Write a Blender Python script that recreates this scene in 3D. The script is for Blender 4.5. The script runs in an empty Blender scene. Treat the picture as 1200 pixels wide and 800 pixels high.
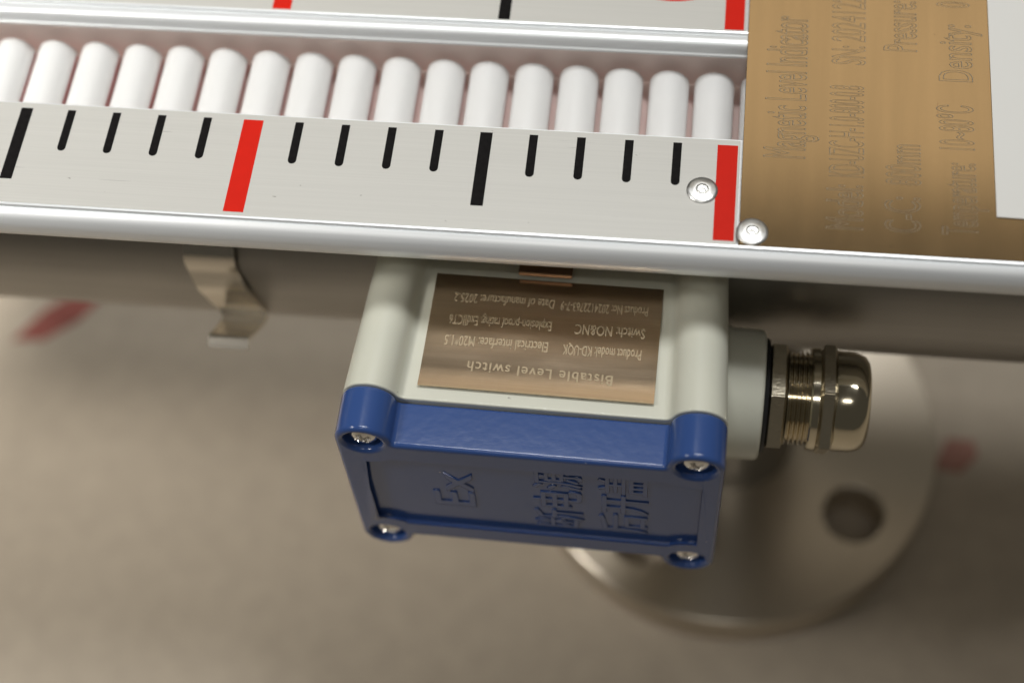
import bpy, bmesh, math, random
from mathutils import Vector, Matrix
random.seed(4)
R = math.radians
MM = 0.001
FLOOR = -173.5            # floor height in the millimetre frame whose zero is the scale face

# ------------------------------------------------------------------ camera, light, exposure
sc = bpy.context.scene
col = sc.collection
cam = bpy.data.cameras.new('camera')
cam_o = bpy.data.objects.new('camera', cam)
col.objects.link(cam_o)
cam_o.location = (142.415 * MM, -171.668 * MM, (276.308 - FLOOR) * MM)
cam_o.rotation_euler = (R(30.148), R(3.047), R(6.108))
cam.sensor_width = 36
cam.lens = 36 * 1929.97 / 1200
cam.clip_start = 0.02
cam.clip_end = 50
cam.dof.use_dof = True
cam.dof.focus_distance = 0.343
cam.dof.aperture_fstop = 5.4
sc.camera = cam_o

world = bpy.data.worlds.new('World')
sc.world = world
world.use_nodes = True
wn = world.node_tree.nodes['Background']
wn.inputs[0].default_value = (1.0, 0.94, 0.80, 1)
wn.inputs[1].default_value = 0.055


def area(name, loc, target, sx, sy, power, color, spread=180):
    l = bpy.data.lights.new(name, 'AREA')
    l.shape = 'RECTANGLE'
    l.size, l.size_y = sx, sy
    l.energy = power
    l.color = color
    l.spread = R(spread)
    o = bpy.data.objects.new(name, l)
    col.objects.link(o)
    o.location = loc
    o.rotation_euler = (Vector(target) - Vector(loc)).to_track_quat('-Z', 'Y').to_euler()
    return o


area('ceiling_light', (0.25, 0.38, 1.75), (0.12, 0.03, 0.15), 0.9, 0.12, 15.0, (0.97, 0.98, 0.98))
area('side_light', (-0.72, -0.22, 1.05), (-0.12, 0.15, 0.0), 0.30, 0.30, 0.78, (1.0, 0.97, 0.92), 32)
area('near_ceiling_light', (0.12, -0.80, 1.75), (0.12, 0.0, 0.15), 0.5, 0.08, 2.1, (1.0, 0.97, 0.92))
area('far_ceiling_light', (0.35, 1.50, 1.75), (0.35, 1.50, 0.0), 2.0, 0.70, 3.2, (1.0, 0.89, 0.72))  # unseen panel, added for its warm reflection in the metal plates

sc.view_settings.view_transform = 'Standard'
sc.view_settings.look = 'None'
sc.view_settings.exposure = 0.0
sc.view_settings.gamma = 1.0
sc.view_settings.use_curve_mapping = False
sc.cycles.use_denoising = True
sc.cycles.max_bounces = 8


# ------------------------------------------------------------------ materials
def mat(name, base, rough=0.5, metal=0.0, spec=0.5, coat=0.0, noise=None, bump=None, aniso=0.0, radial=False,
        rough_var=0.0, rough_scale=(40, 40, 40), specks=()):
    """noise = (scale xyz, amount, detail); bump = (scale xyz, strength, distance)"""
    m = bpy.data.materials.new(name)
    m.use_nodes = True
    nt = m.node_tree
    b = nt.nodes['Principled BSDF']
    b.inputs['Base Color'].default_value = (*base, 1)
    b.inputs['Roughness'].default_value = rough
    b.inputs['Metallic'].default_value = metal
    b.inputs['Specular IOR Level'].default_value = spec
    b.inputs['Coat Weight'].default_value = coat
    b.inputs['Coat Roughness'].default_value = 0.08
    tc = nt.nodes.new('ShaderNodeTexCoord')

    def tex(scale, detail=3):
        mp = nt.nodes.new('ShaderNodeMapping')
        mp.inputs['Scale'].default_value = scale
        nt.links.new(tc.outputs['Object'], mp.inputs['Vector'])
        n = nt.nodes.new('ShaderNodeTexNoise')
        n.inputs['Scale'].default_value = 1.0
        n.inputs['Detail'].default_value = detail
        nt.links.new(mp.outputs['Vector'], n.inputs['Vector'])
        return n
    if noise:
        n = tex(noise[0], noise[2] if len(noise) > 2 else 3)
        mr = nt.nodes.new('ShaderNodeMapRange')
        mr.inputs['From Min'].default_value = 0.25
        mr.inputs['From Max'].default_value = 0.75
        mr.inputs['To Min'].default_value = 1 - noise[1]
        mr.inputs['To Max'].default_value = 1 + noise[1]
        nt.links.new(n.outputs['Fac'], mr.inputs['Value'])
        mx = nt.nodes.new('ShaderNodeVectorMath')
        mx.operation = 'SCALE'
        mx.inputs[0].default_value = base
        nt.links.new(mr.outputs['Result'], mx.inputs['Scale'])
        nt.links.new(mx.outputs['Vector'], b.inputs['Base Color'])
    for sscale, th, scol in specks:          # dust, scratches and chips: (scale, threshold, colour)
        n = tex(sscale, 2)
        mr = nt.nodes.new('ShaderNodeMapRange')
        mr.inputs['From Min'].default_value = th
        mr.inputs['From Max'].default_value = th + 0.03
        nt.links.new(n.outputs['Fac'], mr.inputs['Value'])
        mi = nt.nodes.new('ShaderNodeMix')
        mi.data_type = 'RGBA'
        nt.links.new(mr.outputs['Result'], mi.inputs['Factor'])
        src = b.inputs['Base Color'].links
        if src:
            nt.links.new(src[0].from_socket, mi.inputs['A'])
        else:
            mi.inputs['A'].default_value = (*base, 1)
        mi.inputs['B'].default_value = (*scol, 1)
        nt.links.new(mi.outputs['Result'], b.inputs['Base Color'])
    if rough_var:
        n = tex(rough_scale, 4)
        mr = nt.nodes.new('ShaderNodeMapRange')
        mr.inputs['From Min'].default_value = 0.3
        mr.inputs['From Max'].default_value = 0.7
        mr.inputs['To Min'].default_value = max(0.02, rough - rough_var)
        mr.inputs['To Max'].default_value = rough + rough_var
        nt.links.new(n.outputs['Fac'], mr.inputs['Value'])
        nt.links.new(mr.outputs['Result'], b.inputs['Roughness'])
    if bump:
        n = tex(bump[0], 4)
        bp = nt.nodes.new('ShaderNodeBump')
        bp.inputs['Strength'].default_value = bump[1]
        bp.inputs['Distance'].default_value = bump[2]
        nt.links.new(n.outputs['Fac'], bp.inputs['Height'])
        nt.links.new(bp.outputs['Normal'], b.inputs['Normal'])
    if aniso:
        b.inputs['Anisotropic'].default_value = aniso
        t = nt.nodes.new('ShaderNodeTangent')
        t.direction_type = 'RADIAL'
        t.axis = 'Z'
        b.inputs['Anisotropic Rotation'].default_value = 0.25
        if radial:
            nt.links.new(t.outputs['Tangent'], b.inputs['Tangent'])
    return m


M = {}
M['scale_white'] = mat('brushed_white_aluminium', (0.62, 0.61, 0.57), 0.42, 0.15, noise=((25, 2500, 10), 0.035),
                       bump=((30, 4000, 10), 0.05, 0.0001),
                       specks=[((420, 700, 400), 0.765, (0.36, 0.34, 0.31)), ((60, 1500, 60), 0.755, (0.50, 0.49, 0.46))])
M['aluminium'] = mat('anodised_aluminium', (0.90, 0.92, 0.93), 0.40, 0.45, noise=((8, 1500, 1500), 0.05), rough_var=0.06,
                     rough_scale=(15, 900, 900))
M['white_plastic'] = mat('white_roller_plastic', (0.83, 0.83, 0.82), 0.40, noise=((60, 60, 60), 0.01))
M['red_plastic'] = mat('red_roller_plastic', (0.62, 0.02, 0.015), 0.35)
M['liner'] = mat('channel_liner_plastic', (0.88, 0.75, 0.69), 0.22)
M['ink_black'] = mat('black_print', (0.010, 0.009, 0.009), 0.6, spec=0.06, noise=((900, 900, 900), 0.3))
M['ink_red'] = mat('red_print', (0.68, 0.014, 0.004), 0.55, spec=0.15, noise=((300, 300, 300), 0.03))
M['bronze'] = mat('brushed_bronze_plate', (0.55, 0.39, 0.215), 0.15, 1.0, noise=((260, 16, 10), 0.07, 5), rough_var=0.03,  # stainless plate; reflection of warm surroundings put into the base colour
                  rough_scale=(25, 25, 25), bump=((2500, 20, 10), 0.06, 0.0001),
                  specks=[((300, 300, 300), 0.76, (0.22, 0.14, 0.08)), ((900, 35, 60), 0.74, (0.42, 0.27, 0.15))])
M['bronze_small'] = mat('brushed_bronze_tag', (0.60, 0.46, 0.32), 0.18, 1.0, noise=((30, 1800, 10), 0.05), rough_var=0.06,  # tan reflection on the metal tag painted into its base colour
                        rough_scale=(30, 60, 30), bump=((20, 2500, 10), 0.05, 0.0001))
M['engrave'] = mat('etched_metal', (0.50, 0.40, 0.26), 0.6, 0.0, spec=0.2)
M['engrave_dark'] = mat('etched_outline', (0.60, 0.51, 0.38), 0.7, 0.0, spec=0.2)
M['etch_edge'] = mat('etched_dark_edge', (0.20, 0.13, 0.07), 0.6, 0.3)  # dark outline that paints in the shade beside the engraved strokes
M['rivet'] = mat('rivet_aluminium', (0.86, 0.86, 0.84), 0.36, 1.0, rough_var=0.10, rough_scale=(500, 500, 500))
M['bright_metal'] = mat('zinc_screw_metal', (0.86, 0.84, 0.80), 0.22, 1.0, rough_var=0.06, rough_scale=(600, 600, 600))
M['paper'] = mat('white_paper', (0.85, 0.84, 0.80), 0.8, noise=((40, 40, 40), 0.012))
M['pale_paint'] = mat('pale_grey_green_paint', (0.68, 0.68, 0.575), 0.30, coat=0.25, noise=((35, 35, 35), 0.02),
                      bump=((500, 500, 500), 0.06, 0.0004),
                      specks=[((330, 330, 330), 0.765, (0.25, 0.24, 0.20)), ((150, 150, 150), 0.77, (0.42, 0.42, 0.35))])
M['blue_paint'] = mat('blue_gloss_paint', (0.038, 0.085, 0.26), 0.18, spec=0.4, coat=0.4, noise=((30, 30, 30), 0.05),
                      bump=((500, 500, 500), 0.09, 0.0003),
                      specks=[((380, 380, 380), 0.775, (0.30, 0.34, 0.42))])
M['steel'] = mat('brushed_steel_pipe', (0.42, 0.40, 0.37), 0.42, 1.0, noise=((6, 300, 300), 0.08), rough_var=0.06)
M['flange'] = mat('turned_steel', (0.62, 0.56, 0.47), 0.30, 1.0, aniso=0.85, radial=True, noise=((25, 25, 25), 0.06))
M['nickel'] = mat('nickel_plated_brass', (0.70, 0.63, 0.48), 0.12, 1.0, rough_var=0.04, rough_scale=(300, 300, 300))
M['nickel_rough'] = mat('grainy_nickel_flat', (0.60, 0.54, 0.42), 0.33, 1.0, bump=((1400, 1400, 1400), 0.35, 0.0003))
M['strap'] = mat('stainless_strap', (0.80, 0.74, 0.64), 0.2, 0.95)
M['brown_strip'] = mat('brown_strip', (0.30, 0.19, 0.12), 0.35, 0.8)
M['rubber'] = mat('black_rubber', (0.012, 0.013, 0.014), 0.5)
M['carpet'] = mat('beige_carpet', (0.42, 0.36, 0.285), 0.95, spec=0.1, noise=((130, 130, 130), 0.07, 8),
                  bump=((700, 700, 700), 0.6, 0.001))
M['red_mark'] = mat('faded_red_mark', (0.29, 0.10, 0.082), 0.9, spec=0.1, noise=((90, 90, 90), 0.25))

M['red_mark_pale'] = mat('pale_red_mark', (0.32, 0.17, 0.135), 0.9, spec=0.1, noise=((90, 90, 90), 0.2))
g = bpy.data.materials.new('clear_pane')
g.use_nodes = True
nt = g.node_tree
nt.nodes.remove(nt.nodes['Principled BSDF'])
tr = nt.nodes.new('ShaderNodeBsdfTransparent')
tr.inputs[0].default_value = (0.995, 0.995, 0.995, 1)
gl = nt.nodes.new('ShaderNodeBsdfGlossy')
gl.inputs['Roughness'].default_value = 0.05
fr = nt.nodes.new('ShaderNodeFresnel')
fr.inputs[0].default_value = 1.18
ms = nt.nodes.new('ShaderNodeMixShader')
nt.links.new(fr.outputs[0], ms.inputs[0])
nt.links.new(tr.outputs[0], ms.inputs[1])
nt.links.new(gl.outputs[0], ms.inputs[2])
nt.links.new(ms.outputs[0], nt.nodes['Material Output'].inputs['Surface'])
M['glass'] = g


# ------------------------------------------------------------------ object helpers (all coordinates in mm)
def thing(name, label, cat, origin, yaw=0.0, group=None):
    o = bpy.data.objects.new(name, None)
    o.empty_display_size = 0.02
    col.objects.link(o)
    o.location = (origin[0] * MM, origin[1] * MM, (origin[2] - FLOOR) * MM)
    o.rotation_euler = (0, 0, yaw)
    o['label'] = label
    o['category'] = cat
    if group:
        o['group'] = group
    ORG[o.name] = Vector(origin)
    return o


ORG = {}


def mesh_obj(name, me, material, parent=None, origin=None, smooth=True, angle=35, flat=False):
    """me has vertices in absolute mm; they are moved to the thing's frame and scaled to metres"""
    if parent is not None:
        org = ORG[parent.name]
    else:
        org = Vector(origin)
    me.transform(Matrix.Scale(MM, 4) @ Matrix.Translation(-org))
    if smooth:
        me.polygons.foreach_set('use_smooth', [True] * len(me.polygons))
        me.set_sharp_from_angle(angle=R(angle))
    mats = material if isinstance(material, (list, tuple)) else [material]
    me.materials.clear()
    for k in mats:
        me.materials.append(M[k])
    o = bpy.data.objects.new(name, me)
    col.objects.link(o)
    if flat:
        wm = o.modifiers.new('flat_faces', 'WEIGHTED_NORMAL')
        wm.keep_sharp = True
        wm.weight = 80
    if parent is not None:
        o.parent = parent
        ORG[o.name] = org
    else:
        o.location = (org[0] * MM, org[1] * MM, (org[2] - FLOOR) * MM)
        ORG[o.name] = org
    return o


def copy_part(src, parent, dx=0, dy=0, dz=0):
    o = src.copy()
    col.objects.link(o)
    o.parent = parent
    o.location = src.location + Vector((dx, dy, dz)) * MM
    ORG[o.name] = ORG[parent.name]
    return o


def from_bm(bm):
    bmesh.ops.recalc_face_normals(bm, faces=bm.faces)
    me = bpy.data.meshes.new('m')
    bm.to_mesh(me)
    bm.free()
    return me


def box(bm, x0, x1, y0, y1, z0, z1, bevel=0.0, seg=2):
    vs = [bm.verts.new(p) for p in ((x0, y0, z0), (x1, y0, z0), (x1, y1, z0), (x0, y1, z0),
                                    (x0, y0, z1), (x1, y0, z1), (x1, y1, z1), (x0, y1, z1))]
    fs = [bm.faces.new([vs[i] for i in q]) for q in ((3, 2, 1, 0), (4, 5, 6, 7), (0, 1, 5, 4), (1, 2, 6, 5), (2, 3, 7, 6), (3, 0, 4, 7))]
    if bevel:
        es = list({e for f in fs for e in f.edges})
        bmesh.ops.bevel(bm, geom=es, offset=bevel, segments=seg, affect='EDGES', profile=0.5)


def prism_x(bm, prof, x0, x1):
    a = [bm.verts.new((x0, y, z)) for y, z in prof]
    b = [bm.verts.new((x1, y, z)) for y, z in prof]
    n = len(prof)
    for i in range(n):
        bm.faces.new((a[i], a[(i + 1) % n], b[(i + 1) % n], b[i]))
    bm.faces.new(a)
    bm.faces.new(b[::-1])


def lathe(bm, prof, origin, axis, seg=48, phase=0.0, close=False):
    """prof = [(radius, height along axis)]"""
    w = Vector(axis).normalized()
    u = w.orthogonal().normalized()
    v = w.cross(u)
    o = Vector(origin)
    rings = []
    for r, h in prof:
        if r < 1e-6:
            rings.append([bm.verts.new(o + w * h)])
        else:
            rings.append([bm.verts.new(o + w * h + u * r * math.cos(phase + 2 * math.pi * k / seg) + v * r * math.sin(phase + 2 * math.pi * k / seg)) for k in range(seg)])
    pairs = list(zip(rings, rings[1:]))
    if close:
        pairs.append((rings[-1], rings[0]))
    for a, b in pairs:
        for k in range(seg):
            k2 = (k + 1) % seg
            if len(a) == 1 and len(b) == 1:
                continue
            if len(a) == 1:
                bm.faces.new((a[0], b[k], b[k2]))
            elif len(b) == 1:
                bm.faces.new((a[k], b[0], a[k2]))
            else:
                bm.faces.new((a[k], a[k2], b[k2], b[k]))


def curve_mesh(loops, depth, bevel, frame, res=3):
    """filled 2D outlines (first outer, then holes) extruded by depth and bevelled; frame maps (u, v, w) to mm, w from 0 to depth"""
    cu = bpy.data.curves.new('c', 'CURVE')
    cu.dimensions = '2D'
    cu.fill_mode = 'BOTH'
    cu.extrude = depth / 2 - bevel
    cu.bevel_depth = bevel
    cu.bevel_resolution = res
    cu.offset = -bevel
    for lp in loops:
        s = cu.splines.new('POLY')
        s.points.add(len(lp) - 1)
        for i, (x, y) in enumerate(lp):
            s.points[i].co = (x, y, 0, 1)
        s.use_cyclic_u = True
    o = bpy.data.objects.new('c', cu)
    col.objects.link(o)
    dg = bpy.context.evaluated_depsgraph_get()
    me = bpy.data.meshes.new_from_object(o.evaluated_get(dg))
    bpy.data.objects.remove(o)
    bpy.data.curves.remove(cu)
    for v in me.vertices:
        v.co = frame(v.co.x, v.co.y, v.co.z + depth / 2)
    bm = bmesh.new()
    bm.from_mesh(me)
    bmesh.ops.remove_doubles(bm, verts=bm.verts, dist=0.002)
    bpy.data.meshes.remove(me)
    return from_bm(bm)


def circle(cx, cy, r, n=32):
    return [(cx + r * math.cos(2 * math.pi * k / n), cy + r * math.sin(2 * math.pi * k / n)) for k in range(n)]


def arc(cx, cy, r, a0, a1, n=8):
    return [(cx + r * math.cos(R(a0 + (a1 - a0) * k / n)), cy + r * math.sin(R(a0 + (a1 - a0) * k / n))) for k in range(n + 1)]


def text_mesh(s, width, height, frame, outline=0.0, extrude=0.0, mono=False, shear=0.0):
    """a line of lettering as mesh, fitted to width x cap height; frame maps (u, v, w) to mm"""
    cu = bpy.data.curves.new('t', 'FONT')
    cu.body = s
    cu.size = 1.0
    cu.resolution_u = 3
    cu.shear = shear
    if mono:
        cu.space_character = 1.15
    if not outline and not extrude:
        cu.offset = 0.012
    if outline:
        cu.fill_mode = 'NONE'
        cu.bevel_depth = outline
        cu.bevel_resolution = 0
    elif extrude:
        cu.extrude = extrude
        cu.bevel_depth = 0.012
        cu.bevel_resolution = 0
    o = bpy.data.objects.new('t', cu)
    col.objects.link(o)
    dg = bpy.context.evaluated_depsgraph_get()
    me = bpy.data.meshes.new_from_object(o.evaluated_get(dg))
    bpy.data.objects.remove(o)
    bpy.data.curves.remove(cu)
    xs = [v.co.x for v in me.vertices]
    x0, x1 = min(xs), max(xs)
    cap = 0.70
    for v in me.vertices:
        v.co = frame((v.co.x - x0) / (x1 - x0) * width, v.co.y / cap * height, v.co.z)
    return me


# ------------------------------------------------------------------ the floor
bm = bmesh.new()
n = 6
vs = [[bm.verts.new((-1500 + 3000 * i / n, -1500 + 3000 * j / n, FLOOR)) for i in range(n + 1)] for j in range(n + 1)]
for j in range(n):
    for i in range(n):
        bm.faces.new((vs[j][i], vs[j][i + 1], vs[j + 1][i + 1], vs[j + 1][i]))
floor = mesh_obj('floor', from_bm(bm), 'carpet', origin=(0, 0, FLOOR))
floor['kind'] = 'structure'


def red_mark(pts, m='red_mark'):
    bm = bmesh.new()
    lo = [bm.verts.new((x, y, FLOOR + 0.1)) for x, y in pts]
    hi = [bm.verts.new((x, y, FLOOR + 0.5)) for x, y in pts]
    k = len(pts)
    for i in range(k):
        bm.faces.new((lo[i], lo[(i + 1) % k], hi[(i + 1) % k], hi[i]))
    bm.faces.new(hi)
    return mesh_obj('red_mark', from_bm(bm), m, floor, smooth=False)


red_mark([(-70, 74), (-60, 75), (-50, 83), (-44, 93), (-52, 94), (-62, 86)])
red_mark([(221, 52), (229, 51), (234, 57), (233, 62), (225, 62)], 'red_mark_pale')

# ------------------------------------------------------------------ the level gauge
XA, XB = -110, 330
PX = 153.4          # where the scale ends and the name plate starts
gauge = thing('level_gauge', 'long aluminium magnetic level gauge with white rollers and scale on steel pipe', 'level gauge', (160, 52, FLOOR))

# aluminium extrusion: lower beaded rail, tray and far channel wall in one profile
prof = [(13.0, -0.7), (11.75, -0.7), (11.7, 0.55), (11.45, 0.75), (11.05, 0.7), (10.85, 0.35), (10.75, -0.05)]
prof += arc(11.9, -3.9, 4.35, 108, 250, 18)
prof += [(11.5, -8.6), (17.0, -9.2), (17.0, -17.2), (87.0, -17.2), (87.0, -9.2), (92.5, -8.6)]
prof += arc(92.1, -3.9, 4.35, -70, 72, 18)
prof += [(93.2, -0.05), (92.9, 0.6), (92.3, 0.6), (92.2, -0.7), (66.9, -0.7),
         (66.85, 0.40), (66.6, 0.60), (66.25, 0.52), (66.05, 0.15), (65.9, -0.15)]
prof += [(65.6, 0.12), (65.1, 0.30), (64.4, 0.34), (63.8, 0.24), (63.25, -0.05), (62.9, -0.55), (62.75, -1.2), (62.7, -1.9), (62.55, -2.15),
         (62.25, -2.35), (62.15, -2.75), (62.3, -3.1), (65.2, -3.3), (65.2, -16.0), (38.8, -16.0), (38.8, -1.0), (38.6, -0.7)]
bm = bmesh.new()
prism_x(bm, prof, XA, XB)
rail = mesh_obj('rail', from_bm(bm), 'aluminium', gauge, angle=28)

# pale liner lying in the channel
bm = bmesh.new()
prism_x(bm, [(38.9, -15.9), (65.1, -15.9), (65.1, -4.8), (64.7, -4.8), (64.7, -15.5), (39.3, -15.5), (39.3, -4.8), (38.9, -4.8)], XA + 1, XB - 1)
mesh_obj('channel_liner', from_bm(bm), 'liner', gauge)

# rollers: white upper half, red lower half
bm = bmesh.new()
lathe(bm, [(0, 0), (3.8, 0), (4.2, 0.06), (4.33, 0.2), (4.36, 0.4), (4.36, 19.6), (4.33, 19.8), (4.2, 19.94), (3.9, 20), (0, 20)],
      (7.15, 42.1, -12.0), (0, 1, 0), 48)
me = from_bm(bm)
idx = [0 if (p.center.z + 12.0) > -0.35 + 0.10 * (p.center.x - 7.15) else 1 for p in me.polygons]
roller = mesh_obj('roller', me, ['white_plastic', 'red_plastic'], gauge, angle=40)
for i, p in enumerate(roller.data.polygons):
    p.material_index = idx[i]
for k in range(-11, 16):
    if k:
        copy_part(roller, gauge, dx=10.0 * k + random.uniform(-0.12, 0.12), dy=random.uniform(-0.2, 0.2), dz=random.uniform(-0.08, 0.08))

# clear pane over the rollers
bm = bmesh.new()
box(bm, XA + 1, PX + 20, 39.0, 64.9, -4.6, -3.6)
mesh_obj('cover_pane', from_bm(bm), 'glass', gauge, smooth=False)


# scale plates with their printed marks
def scale_plate(y0, y1, label):
    bm = bmesh.new()
    box(bm, XA, PX - 0.5, y0, y1, -0.6, 0.0, 0.06, 1)
    o = mesh_obj('scale_plate', from_bm(bm), 'scale_white', gauge, angle=20)
    o['label'] = label
    return o


low = scale_plate(11.85, 37.9, 'white brushed scale plate with short black ticks')
high = scale_plate(66.95, 92.1, 'white brushed scale plate beyond the rollers')


def tick(parent, x, pts, m):
    bm = bmesh.new()
    a = [bm.verts.new((x + u, v, -0.05)) for u, v in pts]
    b = [bm.verts.new((x + u, v, 0.035)) for u, v in pts]
    k = len(pts)
    for i in range(k):
        bm.faces.new((a[i], a[(i + 1) % k], b[(i + 1) % k], b[i]))
    bm.faces.new(b)
    return mesh_obj('tick_mark', from_bm(bm), m, parent, smooth=False)


T0 = 36.55
small = tick(low, 10, [(-0.9, T0), (-0.9, 26.67)] + arc(0, 26.67, 0.9, 180, 360, 8)[1:-1] + [(0.9, 26.67), (0.9, T0)], 'ink_black')
for i in range(-10, 15):
    if i % 5 and i != 1:
        copy_part(small, low, dx=10 * (i - 1))
for i in range(-10, 16, 5):
    if i % 10:
        tick(low, 10 * i, [(-2.15, T0), (-2.15, 12.88), (2.15, 12.88), (2.15, T0)] if i != 15 else [(-1.75, T0), (-1.75, 12.88), (2.45, 12.88), (2.45, T0)], 'ink_red')
        tick(high, 10 * i + 0.4, [(-2.1, 67.55), (-2.1, 91), (2.1, 91), (2.1, 67.55)], 'ink_red')
    else:
        tick(low, 10 * i, [(-1.3, T0), (-1.3, 17.9), (1.3, 17.9), (1.3, T0)], 'ink_black')
        tick(high, 10 * i + 0.2, [(-1.3, 67.55), (-1.3, 86), (1.3, 86), (1.3, 67.55)], 'ink_black')
# printed red figure 0 on the far plate, lying on its side
num = curve_mesh([[(136.5 + 9.5 * math.cos(2 * math.pi * k / 40), 80.0 + 5.1 * math.sin(2 * math.pi * k / 40)) for k in range(40)],
                  [(136.5 + 7.2 * math.cos(2 * math.pi * k / 40), 80.0 + 2.6 * math.sin(2 * math.pi * k / 40)) for k in range(40)]],
                 0.08, 0.0, lambda u, v, w: (u, v, w - 0.045))
mesh_obj('printed_numeral', num, 'ink_red', high, smooth=False)

# warm-tinted steel name plate covering the right end
bm = bmesh.new()
box(bm, PX, XB - 20, 11.5, 92.0, 0.15, 0.75, 0.08, 1)
plate = mesh_obj('name_plate', from_bm(bm), 'bronze', gauge, angle=20)


def big_line(s, y0, y1, xb, cap):
    # reads upwards (+Y), tops of the letters towards -X
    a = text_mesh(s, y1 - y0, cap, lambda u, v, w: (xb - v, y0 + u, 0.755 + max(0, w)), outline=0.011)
    b = text_mesh(s, y1 - y0, cap, lambda u, v, w: (xb - v + 0.03, y0 + u + 0.01, 0.775 + max(0, w)), outline=0.006)
    bm = bmesh.new()
    bm.from_mesh(a)
    na = len(bm.faces)
    bm.from_mesh(b)
    me = bpy.data.meshes.new('m')
    bm.to_mesh(me)
    bm.free()
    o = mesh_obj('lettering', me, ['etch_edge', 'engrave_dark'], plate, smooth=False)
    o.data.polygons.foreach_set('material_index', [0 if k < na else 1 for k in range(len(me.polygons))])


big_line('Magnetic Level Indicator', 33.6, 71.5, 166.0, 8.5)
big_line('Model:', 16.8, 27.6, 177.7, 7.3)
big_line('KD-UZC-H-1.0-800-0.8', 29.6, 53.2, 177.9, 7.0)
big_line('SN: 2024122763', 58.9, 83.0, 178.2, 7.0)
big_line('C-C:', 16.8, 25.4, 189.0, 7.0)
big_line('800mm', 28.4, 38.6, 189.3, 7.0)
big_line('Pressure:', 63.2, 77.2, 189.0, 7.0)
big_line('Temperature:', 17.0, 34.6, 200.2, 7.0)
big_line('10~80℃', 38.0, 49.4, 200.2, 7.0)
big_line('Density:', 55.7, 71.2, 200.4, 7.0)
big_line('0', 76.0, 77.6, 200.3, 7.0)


# rivets
def rivet_bm(x, y, z):
    bm = bmesh.new()
    lathe(bm, [(3.2, 0), (3.2, 0.18), (3.05, 0.34), (2.6, 0.46), (2.0, 0.62), (1.55, 0.72), (1.32, 0.72), (1.2, 0.5), (1.1, 0.15), (0.8, 0.1),
               (0.66, 0.35), (0.4, 0.42), (0, 0.36)], (x, y, z), (0.02, -0.03, 1), 36)
    return from_bm(bm)


mesh_obj('rivet', rivet_bm(145.6, 24.8, 0.0), 'rivet', gauge)
mesh_obj('rivet', rivet_bm(156.0, 14.8, 0.74), 'rivet', gauge)
mesh_obj('rivet', rivet_bm(145.6, 79.2, 0.0), 'rivet', gauge)

# chamber pipe and its process connection
CZ = -48.0
bm = bmesh.new()
lathe(bm, [(27, XA - 20), (30.15, XA - 20), (30.15, XB + 20), (27, XB + 20)], (0, 52, CZ), (1, 0, 0), 96, close=True)
mesh_obj('chamber_pipe', from_bm(bm), 'steel', gauge, angle=30)
bm = bmesh.new()
lathe(bm, [(14, -16), (16.9, -16), (16.9, 76), (17.6, 79), (18.4, 82), (18.4, 86), (14, 86)], (160, 52, -76), (0, 0, -1), 64, close=True)
mesh_obj('neck_pipe', from_bm(bm), 'steel', gauge, angle=30)
FX, FY, FR = 160.0, 52.4, 59.8
ang0 = math.atan2(-24, 36)
loops = [circle(FX, FY, FR, 96)]
for k in range(4):
    loops.append(circle(FX + 43 * math.cos(ang0 + k * math.pi / 2), FY + 43 * math.sin(ang0 + k * math.pi / 2), 8.4, 40))
fl_org = Vector((FX, FY, FLOOR))
me = curve_mesh(loops, 14.0, 0.8, lambda u, v, w: (u, v, FLOOR + 0.3 + w))
fl = mesh_obj('flange', me, 'flange', None, origin=fl_org, angle=30, flat=True)
fl.parent = gauge
fl.location = ((FX - 160) * MM, (FY - 52) * MM, 0)

# strap bracket on the chamber pipe
bm = bmesh.new()
path = []
for k in range(19):
    a = R(112 + (192 - 112) * k / 18)
    rr = 30.8 + 1.3 * math.exp(-((k - 9.5) / 1.2) ** 2) + 0.8 * math.exp(-((k - 13.5) / 1.1) ** 2)
    path.append((52 + rr * math.cos(a), CZ + rr * math.sin(a), 0.0 if k < 11 else 4.2 * (k - 11) / 7, 0.0))
path += [(21.0, -55.6, 4.6, 0.3), (19.6, -55.5, 4.8, 0.6), (17.6, -54.0, 4.9, 0.8), (14.6, -51.3, 5.0, 1.0), (11.6, -48.5, 5.1, 1.1),
         (9.8, -46.5, 5.2, 1.2), (9.2, -45.95, 5.2, 1.2), (8.6, -45.8, 5.2, 1.2), (8.0, -46.0, 5.2, 1.2), (7.3, -46.37, 5.2, 1.2), (6.6, -46.74, 5.2, 1.2)]
x0, x1 = 29.5, 41.3
rows = []
for i, (y, z, sh, nar) in enumerate(path):
    y2, z2 = path[min(i + 1, len(path) - 1)][:2]
    y1_, z1_ = path[max(i - 1, 0)][:2]
    t = Vector((y2 - y1_, z2 - z1_)).normalized()
    nrm = Vector((t.y, -t.x)) * 0.5
    rows.append([bm.verts.new((x0 + sh + nar, y + nrm.x, z + nrm.y)), bm.verts.new((x1 + sh - nar, y + nrm.x, z + nrm.y)),
                 bm.verts.new((x1 + sh - nar, y - nrm.x, z - nrm.y)), bm.verts.new((x0 + sh + nar, y - nrm.x, z - nrm.y))])
for a, b in zip(rows, rows[1:]):
    for k in range(4):
        bm.faces.new((a[k], a[(k + 1) % 4], b[(k + 1) % 4], b[k]))
bm.faces.new(rows[0])
bm.faces.new(rows[-1][::-1])
mesh_obj('strap_bracket', from_bm(bm), 'strap', gauge, angle=30)

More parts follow.
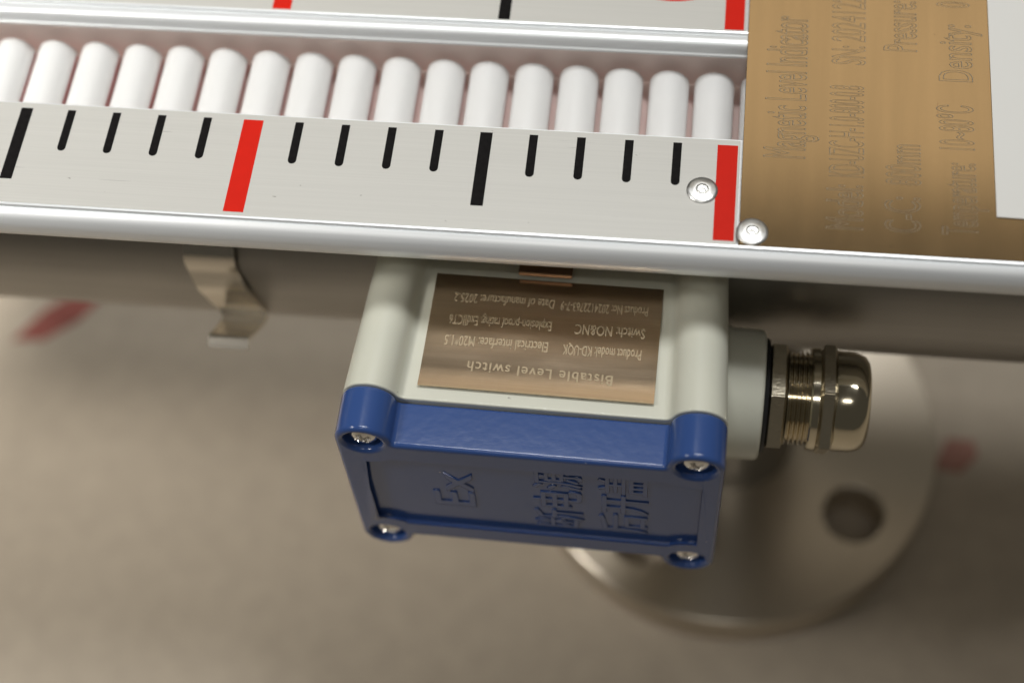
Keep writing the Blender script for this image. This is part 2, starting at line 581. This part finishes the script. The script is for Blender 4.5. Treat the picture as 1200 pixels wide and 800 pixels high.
# ------------------------------------------------------------------ white sheet lying on the name plate
bm = bmesh.new()
box(bm, 0, 95, 0, 66, 0.0, 0.25)
for v in bm.verts:
    x, y = v.co.x, v.co.y
    v.co.x, v.co.y = 204.0 + x * math.cos(R(-0.9)) - y * math.sin(R(-0.9)) * 0.2, 21.7 + x * math.sin(R(-0.9)) + y
    v.co.z += 0.82
paper = mesh_obj('paper_label', from_bm(bm), 'paper', origin=(204, 21.7, 0.82), smooth=False)
paper['label'] = 'blank white paper label lying on the bronze name plate'
paper['category'] = 'label'

# ------------------------------------------------------------------ the level switch box
YAW = -0.013
SW = (100.0, -40.0, -76.0)
switch = thing('level_switch', 'pale green switch box with blue screwed cover and brass cable gland under the rail', 'level switch', SW, YAW)
XL, XR, ZU, ZD = 79.6, 147.8, -24.0, -70.0
BR = 5.9


def outline(inset=0.0, top=-24.3, f=1.0):
    r = BR - inset
    fz = top + f
    fx = math.sqrt((r + f) ** 2 - (fz - ZU) ** 2)        # fillet centre beside a boss
    a_c = math.degrees(math.atan2(fz - ZU, fx))          # contact angle seen from the boss
    q = arc(XL, ZU, r, 180, a_c, 16) + arc(XL + fx, fz, f, 180 + a_c, 270, 6)[1:]
    mir = lambda pts: [(XL + XR - x, z) for x, z in reversed(pts)]
    up = q + mir(q)
    down = [(x, ZU + ZD - z) for x, z in reversed(up)]
    return up + down


def panel_outline(grow=0.0):
    l, rr, t, b = 77.4 - grow, 150.6 + grow, -29.8 + grow, -64.3 - grow
    nr = 7.6 - grow
    p = [(l, -46)]
    za = ZU - math.sqrt(nr * nr - (l - XL) ** 2)
    p += [(l, za - 0.8), (l + 0.35, za - 0.15)]
    a0 = math.degrees(math.atan2(za - ZU, l + 1.2 - XL))
    a1 = math.degrees(math.asin((t - ZU) / nr))
    p += arc(XL, ZU, nr, a0, a1, 8)
    p += [(rr + l - q[0], q[1]) for q in reversed(arc(XL, ZU, nr, a0, a1, 8))]
    p += [(rr - 0.35, za - 0.15), (rr, za - 0.8)]
    zb = ZD + math.sqrt(nr * nr - (l - XL) ** 2)
    b0 = math.degrees(math.atan2(zb - ZD, l + 1.2 - XL))
    b1 = math.degrees(math.asin((b - ZD) / nr))
    low_arc = arc(XL, ZD, nr, b0, b1, 8)
    p += [(rr, zb + 0.8), (rr - 0.35, zb + 0.15)]
    p += [(rr + l - q[0], q[1]) for q in low_arc]
    p += list(reversed(low_arc))
    p += [(l + 0.35, zb + 0.15), (l, zb + 0.8)]
    return p


holes = [circle(x, z, 3.95, 32) for x in (XL, XR) for z in (ZU, ZD)]
YF, YS = -26.2, -15.7       # front of cover, seam
# pale cast housing
YB = 21.0


def taper(u, v, w):
    k = 1 - 0.0012 * w
    return ((113.7 + (u - 113.7) * k), YS + 0.15 + w, -47 + (v + 47) * k)


me = curve_mesh([outline(0.05, -23.35, 1.9)], YB - YS, 0.4, taper, 2)
housing = mesh_obj('housing', me, 'pale_paint', switch, angle=38, flat=True)
# blue cover
bm = bmesh.new()
for me in (curve_mesh([outline(), panel_outline()] + holes, YS - YF, 1.0, lambda u, v, w: (u, YS - w, v), 4),
           curve_mesh([panel_outline(0.6)], 3.0, 0.0, lambda u, v, w: (u, YF + 1.3 + 3.0 - w, v)),):
    bm.from_mesh(me)
    bpy.data.meshes.remove(me)
for x in (XL, XR):
    for z in (ZU, ZD):
        lathe(bm, [(0, 0), (4.4, 0), (4.4, 1), (0, 1)], (x, YF + 2.5, z), (0, 1, 0), 32)
cover = mesh_obj('cover', from_bm(bm), 'blue_paint', switch, angle=38, flat=True)


def cover_text(s, z0, z1, xtop, xbase):
    h = xbase - xtop
    me = text_mesh(s, z1 - z0, h, lambda u, v, w: (xbase - v, YF + 1.3 - (0.26 if w > 0.05 else (0.19 if w > 0.0 else -0.2)), z0 + u), extrude=0.05)
    mesh_obj('lettering', me, 'blue_paint', cover, smooth=False)


cover_text('Ex', -53.4, -37.0, 92.0, 101.0)
cover_text('断电源', -60.0, -31.6, 115.6, 123.6)
cover_text('后开盖', -60.0, -31.8, 129.6, 137.6)

# four cross-head screws in the cover
bm = bmesh.new()
rings, NS = 11, 48
grid = []
for i in range(rings + 1):
    r = 2.95 * i / rings
    row = []
    for k in range(NS):
        a = 2 * math.pi * k / NS
        u, v = r * math.cos(a), r * math.sin(a)
        h = 1.6 * math.sqrt(max(0, 1 - (r / 3.15) ** 2)) + 0.2
        if (abs(u) < 0.42 and abs(v) < 1.75) or (abs(v) < 0.42 and abs(u) < 1.75):
            h -= 1.0
        c, s = math.cos(0.5), math.sin(0.5)
        row.append(bm.verts.new((XL + u * c - v * s, YF + 2.5 - h, ZU + u * s + v * c)))
        if i == 0:
            row = row * NS
            break
    grid.append(row)
for i in range(rings):
    for k in range(NS):
        k2 = (k + 1) % NS
        if i == 0:
            bm.faces.new((grid[0][0], grid[1][k], grid[1][k2]))
        else:
            bm.faces.new((grid[i][k], grid[i + 1][k], grid[i + 1][k2], grid[i][k2]))
base = [bm.verts.new((v.co.x, YF + 2.55, v.co.z)) for v in grid[-1]]
for k in range(NS):
    bm.faces.new((grid[-1][k], base[k], base[(k + 1) % NS], grid[-1][(k + 1) % NS]))
screw = mesh_obj('screw', from_bm(bm), 'bright_metal', cover, angle=30)
for dx, dz in ((XR - XL, 0), (0, ZD - ZU), (XR - XL, ZD - ZU)):
    copy_part(screw, cover, dx=dx, dz=dz)

# warm-tinted metal tag on the housing, slightly bowed
NX0, NX1, NY0, NY1, NZ = 89.2, 138.3, -12.4, 16.0, -24.1


def tag_slope(y):
    return -0.045 - 0.050 / (1 + math.exp((y + 6.3) / 0.5))


TZ = [0.0]
for _k in range(600):
    TZ.append(TZ[-1] + tag_slope(NY0 + (NY1 - NY0) * (_k + 0.5) / 600) * (NY1 - NY0) / 600)


def tag_z(y):
    t = min(max((y - NY0) / (NY1 - NY0), 0.0), 1.0) * 600
    k = min(int(t), 599)
    return NZ + 0.10 - TZ[-1] + TZ[k] + (TZ[k + 1] - TZ[k]) * (t - k)


bm = bmesh.new()
N = 60
top, bot = [], []
for j in range(N + 1):
    y = NY0 + (NY1 - NY0) * j / N
    top.append((bm.verts.new((NX0, y, tag_z(y))), bm.verts.new((NX1, y, tag_z(y)))))
    bot.append((bm.verts.new((NX0, y, tag_z(y) - 0.45)), bm.verts.new((NX1, y, tag_z(y) - 0.45))))
for j in range(N):
    bm.faces.new((top[j][0], top[j][1], top[j + 1][1], top[j + 1][0]))
    bm.faces.new((bot[j][0], bot[j + 1][0], bot[j + 1][1], bot[j][1]))
    bm.faces.new((top[j][0], top[j + 1][0], bot[j + 1][0], bot[j][0]))
    bm.faces.new((top[j][1], bot[j][1], bot[j + 1][1], top[j + 1][1]))
bm.faces.new((top[0][0], bot[0][0], bot[0][1], top[0][1]))
bm.faces.new((top[N][1], bot[N][1], bot[N][0], top[N][0]))
tag = mesh_obj('name_tag', from_bm(bm), 'bronze_small', switch, angle=30)


def tag_line(s, xs, xe, yb, cap, tilt=0.0, mono=False):
    # upside down in the picture: reads towards -X, tops of letters towards -Y
    def fr(u, v, w):
        y = yb - v + tilt * u
        return (xs - u, y, tag_z(y) + 0.05)
    me = text_mesh(s, xs - xe, cap, fr, mono=mono)
    mesh_obj('lettering', me, 'engrave', tag, smooth=False)


tag_line('Bistable Level switch', 129.4, 98.9, -6.6, 2.5, 0.03, mono=True)
tag_line('Product model: KD-UQK', 134.8, 118.3, 0.2, 2.5)
tag_line('Electrical interface: M20*1.5', 115.2, 93.2, 0.4, 2.5)
tag_line('Switch: NO&NC', 135.2, 120.4, 5.5, 2.5)
tag_line('Explosion-proof rating: ExdⅡCT6', 115.4, 93.5, 5.6, 2.4)
tag_line('Product No: 2024122763-7-9', 135.4, 116.8, 11.0, 2.3)
tag_line('Date of manufacture: 2025.2', 115.4, 93.8, 11.2, 2.3)

# brown strip tucked under the tag's far edge
bm = bmesh.new()
box(bm, 107.0, 118.6, 16.4, 24.0, -23.2, -21.8, 0.2, 1)
mesh_obj('mounting_strip', from_bm(bm), 'brown_strip', switch)

# gland boss, seal and cable gland
GX, GY, GZ = -2.2, 4.8, -47.0
ax = (1, 0, 0)
bm = bmesh.new()
lathe(bm, [(0, 148), (15.2, 148), (15.2, 154.5), (15.0, 155.4), (14.6, 156.2), (14.4, 162.7), (14.2, 163.2), (13.8, 163.5), (0, 163.5)], (GX, GY, GZ), ax, 80)
mesh_obj('gland_boss', from_bm(bm), 'pale_paint', switch, angle=40)
bm = bmesh.new()
lathe(bm, [(9, 163.4), (12.3, 163.4), (12.7, 163.9), (12.4, 164.5), (9, 164.5)], (GX, GY, GZ), ax, 64, close=True)
mesh_obj('seal_ring', from_bm(bm), 'rubber', switch)
bm = bmesh.new()
pr = [(0, 164.4), (10.5, 164.4)]
x = 168.3
pr = [(0, 164.4), (10.2, 164.4), (10.2, 168.3)]
while x < 173.4:
    pr += [(9.5, x + 0.1), (10.4, x + 0.45), (10.4, x + 0.6), (9.5, x + 0.95)]
    x += 1.0
pr += [(9.5, 173.5), (11.1, 173.6), (11.35, 173.9), (11.35, 175.4), (11.1, 175.7), (10.5, 175.8),
       (10.5, 178.8), (10.85, 178.9), (11.0, 179.2), (10.95, 183.0), (10.75, 184.2), (10.1, 185.5), (9.2, 186.2), (8.2, 186.5), (7.5, 186.45), (7.1, 186.1), (7.0, 182), (0, 182)]
lathe(bm, pr, (GX, GY, GZ), ax, 72)
gland = mesh_obj('cable_gland', from_bm(bm), 'nickel', switch, angle=30)
for hx0, hx1, hr, ph in ((164.5, 168.4, 13.0, 0.22), (175.6, 178.95, 13.1, 0.12)):
    bm = bmesh.new()
    lathe(bm, [(0, hx0), (hr * 0.9, hx0), (hr, hx0 + 0.55), (hr, hx1 - 0.55), (hr * 0.9, hx1), (0, hx1)], (GX, GY, GZ), ax, 6, phase=ph)
    bmesh.ops.bevel(bm, geom=[e for e in bm.edges if abs((e.verts[0].co - e.verts[1].co).x) > 1.5], offset=0.25, segments=2, affect='EDGES')
    mesh_obj('hex_nut', from_bm(bm), 'nickel_rough', gland, angle=25)
